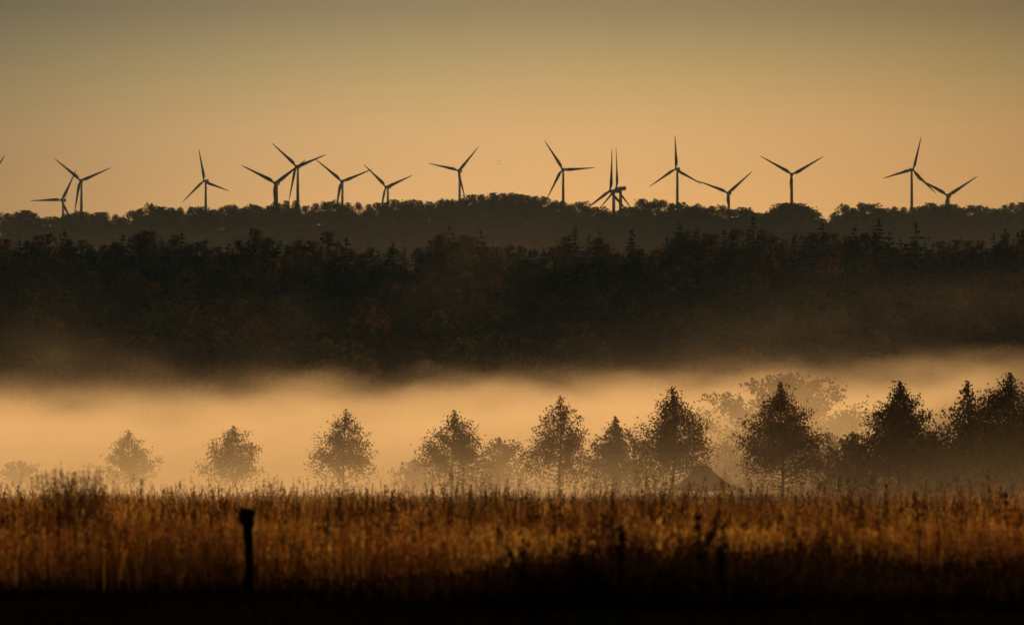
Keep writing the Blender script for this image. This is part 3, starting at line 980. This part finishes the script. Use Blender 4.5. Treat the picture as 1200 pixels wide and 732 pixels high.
y = rg.uniform(78, 150, n); x = rg.uniform(-1, 1, n) * (.105 * y * 1.25 + 8)
w = vnoise(x + 400, y * .8, 1.4, 61) * .6 + vnoise(x + 400, y * .5, .5, 62) * .4
keep = rg.random(n) < smooth((w - .42) / .3)
x, y, w = x[keep], y[keep], w[keep]; n = len(x)
h = rg.uniform(.65, 1.1, n) + .35 * smooth((w - .6) / .2) + .35 * (rg.random(n) < .10)
col = np.where(rg.random((n, 1)) < .6, np.array([(.07, .035, .015)]), np.array([(.05, .02, .012)])) * rg.uniform(.5, 1.5, (n, 1))
grass(dm, x, y, h, rg, col, leaves=3, plume=14, width=.012, lean=.10, plume_len=.45, plume_w=.028)
tag(link('dry_stalks', dm.mesh('dry_stalks', [M['stalk']], colour=True)), 'dark brown dry stalks standing among the golden grass', 'dry stalks', kind='stuff')
# short rough turf on the strip in front
tm = MB()
n = 24000
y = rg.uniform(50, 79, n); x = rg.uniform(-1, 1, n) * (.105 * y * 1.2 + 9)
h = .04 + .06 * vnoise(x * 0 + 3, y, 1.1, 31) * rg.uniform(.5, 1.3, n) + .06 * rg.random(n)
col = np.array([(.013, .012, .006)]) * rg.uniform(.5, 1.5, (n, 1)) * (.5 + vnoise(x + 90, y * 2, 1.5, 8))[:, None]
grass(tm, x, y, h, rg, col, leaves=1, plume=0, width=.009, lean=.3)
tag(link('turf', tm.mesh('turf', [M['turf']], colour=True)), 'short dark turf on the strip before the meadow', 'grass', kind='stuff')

# ------------------------------------------------------------------ dark weeds standing nearest, out of focus
def weed(px, top_y, D, seed, label, wide=.22, droop=0.0, n=120, green=False):
    rng = np.random.default_rng(seed)
    p = at(px, top_y, D)
    z0 = h1(p.x, D)
    H = p.z - z0
    root = empty('weed', (p.x, D, z0))
    tag(root, label, 'weed', 'dark weeds before the meadow')
    sb, lb = MB(), MB()
    P, A = [], []
    ns = rng.integers(2, 5)
    for s in range(ns):
        q = rng.uniform(0, 6.28)
        hh = H * (1.0 if s == 0 else rng.uniform(.62, .95))
        lx, ly = math.cos(q) * wide * rng.uniform(.1, .7), math.sin(q) * wide * .6
        if s == 0: lx, ly = droop, 0
        pts = [(lx * t ** 1.7, ly * t ** 1.7, hh * t - (abs(droop) * .35 * t ** 4 if s == 0 else 0)) for t in (0, .3, .6, .85, 1)]
        pts[0] = (0, 0, -.1)
        tube(sb, pts, [.011, .009, .007, .005, .003], 5)
        k = n // ns
        t = rng.uniform(.1, 1, k) ** .8
        cx = np.interp(t, (0, .3, .6, .85, 1), [a[0] for a in pts]); cy_ = np.interp(t, (0, .3, .6, .85, 1), [a[1] for a in pts]); cz = np.interp(t, (0, .3, .6, .85, 1), [a[2] for a in pts])
        a = rng.uniform(0, 6.28, k); r_ = wide * (.25 + .45 * rng.random(k)) * (1.15 - .75 * t)
        P.append(np.stack([cx + np.cos(a) * r_ * .6, cy_ + np.sin(a) * r_ * .6, cz], -1)); A.append(np.stack([np.cos(a), np.sin(a), np.full(k, -.1)], -1))
    P, A = np.concatenate(P), np.concatenate(A)
    v, f = leaf_quads(P, rng.uniform(.035, .085, len(P)), rng, .1, 1.8, A)
    c = (.018, .024, .012) if green else (.026, .018, .010)
    lb.add(v, f, 0, np.array(c))
    link('stem', sb.mesh('stem', [M['bark']]), root)
    link('foliage', lb.mesh('foliage', [M['weed']], colour=True), root)
WEEDS = [
    (612, 602, 70, 'dark drooping weed stem nodding over the golden grass right of centre', .14, -.42, 70),
    (676, 624, 69, 'dark leafy weed left of the bright speck in the shaded grass', .22, 0, 130),
    (727, 613, 68, 'dark upright weed below the sparse sapling and the tent', .20, 0, 130),
    (818, 589, 66, 'black leaning weed stalk with drooping head below the tent', .16, .30, 150),
    (848, 612, 70, 'dark weed right beside the leaning black stalk', .2, 0, 120),
]
for i, (px, ty, D, lab, w, dr, n) in enumerate(WEEDS):
    weed(px, ty, D, 500 + i, lab, w, dr, n)
# weed belt with the shade of the right front put into its dark colour
um = MB()
n = 30000
y = rg.uniform(70, 80, n); x = rg.uniform(-10.5, 11.5, n)
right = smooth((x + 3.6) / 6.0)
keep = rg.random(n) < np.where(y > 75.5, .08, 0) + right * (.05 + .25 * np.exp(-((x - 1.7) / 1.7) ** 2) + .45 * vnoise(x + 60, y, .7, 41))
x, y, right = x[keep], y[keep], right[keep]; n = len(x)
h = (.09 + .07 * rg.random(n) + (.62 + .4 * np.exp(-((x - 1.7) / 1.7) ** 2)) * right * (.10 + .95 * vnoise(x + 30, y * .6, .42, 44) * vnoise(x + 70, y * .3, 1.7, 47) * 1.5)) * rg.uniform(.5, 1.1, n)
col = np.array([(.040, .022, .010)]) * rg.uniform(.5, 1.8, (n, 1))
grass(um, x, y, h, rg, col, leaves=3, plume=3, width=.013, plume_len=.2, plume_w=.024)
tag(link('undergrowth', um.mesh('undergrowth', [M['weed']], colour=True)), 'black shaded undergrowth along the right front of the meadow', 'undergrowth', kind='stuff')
# little conifer in the grass at the right
def seedling():
    p = at(1178, 578, 88)
    z0 = h1(p.x, 88)
    o = link('conifer_seedling', CONI[3])
    s = (p.z - z0) / 18.0
    o.scale = (s * 1.2, s * 1.2, s); o.location = (p.x, 88, z0)
    tag(o, 'small dark green conifer in the tall grass at the right', 'tree')
seedling()
# post
def post():
    D = 75.5
    p = at(291, 600, D)
    z0 = h1(p.x, D)
    H = p.z - z0
    root = empty('fence_post', (p.x, D, z0), .2)
    tag(root, 'dark weathered post with a ragged top before the tall grass', 'post')
    mb = MB()
    rng = np.random.default_rng(3)
    pts, rad = [], []
    for t in np.linspace(0, 1, 9):
        pts.append((.03 * math.sin(t * 4), .02 * math.sin(t * 3), -.3 + (H + .3) * t)); rad.append(.072 + .010 * math.sin(t * 9))
    tube(mb, pts, rad, 9)
    link('timber', mb.mesh('timber', [M['old_wood']], smooth=True), root)
    cb = MB()
    k = 150
    a = rng.uniform(0, 6.28, k); r_ = .12 * np.sqrt(rng.random(k))
    P = np.stack([np.cos(a) * r_ - .02, np.sin(a) * r_, H - .2 + rng.uniform(0, .24, k)], -1)
    v, f = leaf_quads(P, rng.uniform(.05, .10, k), rng, 0, 1.5)
    cb.add(v, f, 0, np.array((.022, .018, .012)))
    link('dry_tuft', cb.mesh('dry_tuft', [M['weed']], colour=True), root)
post()
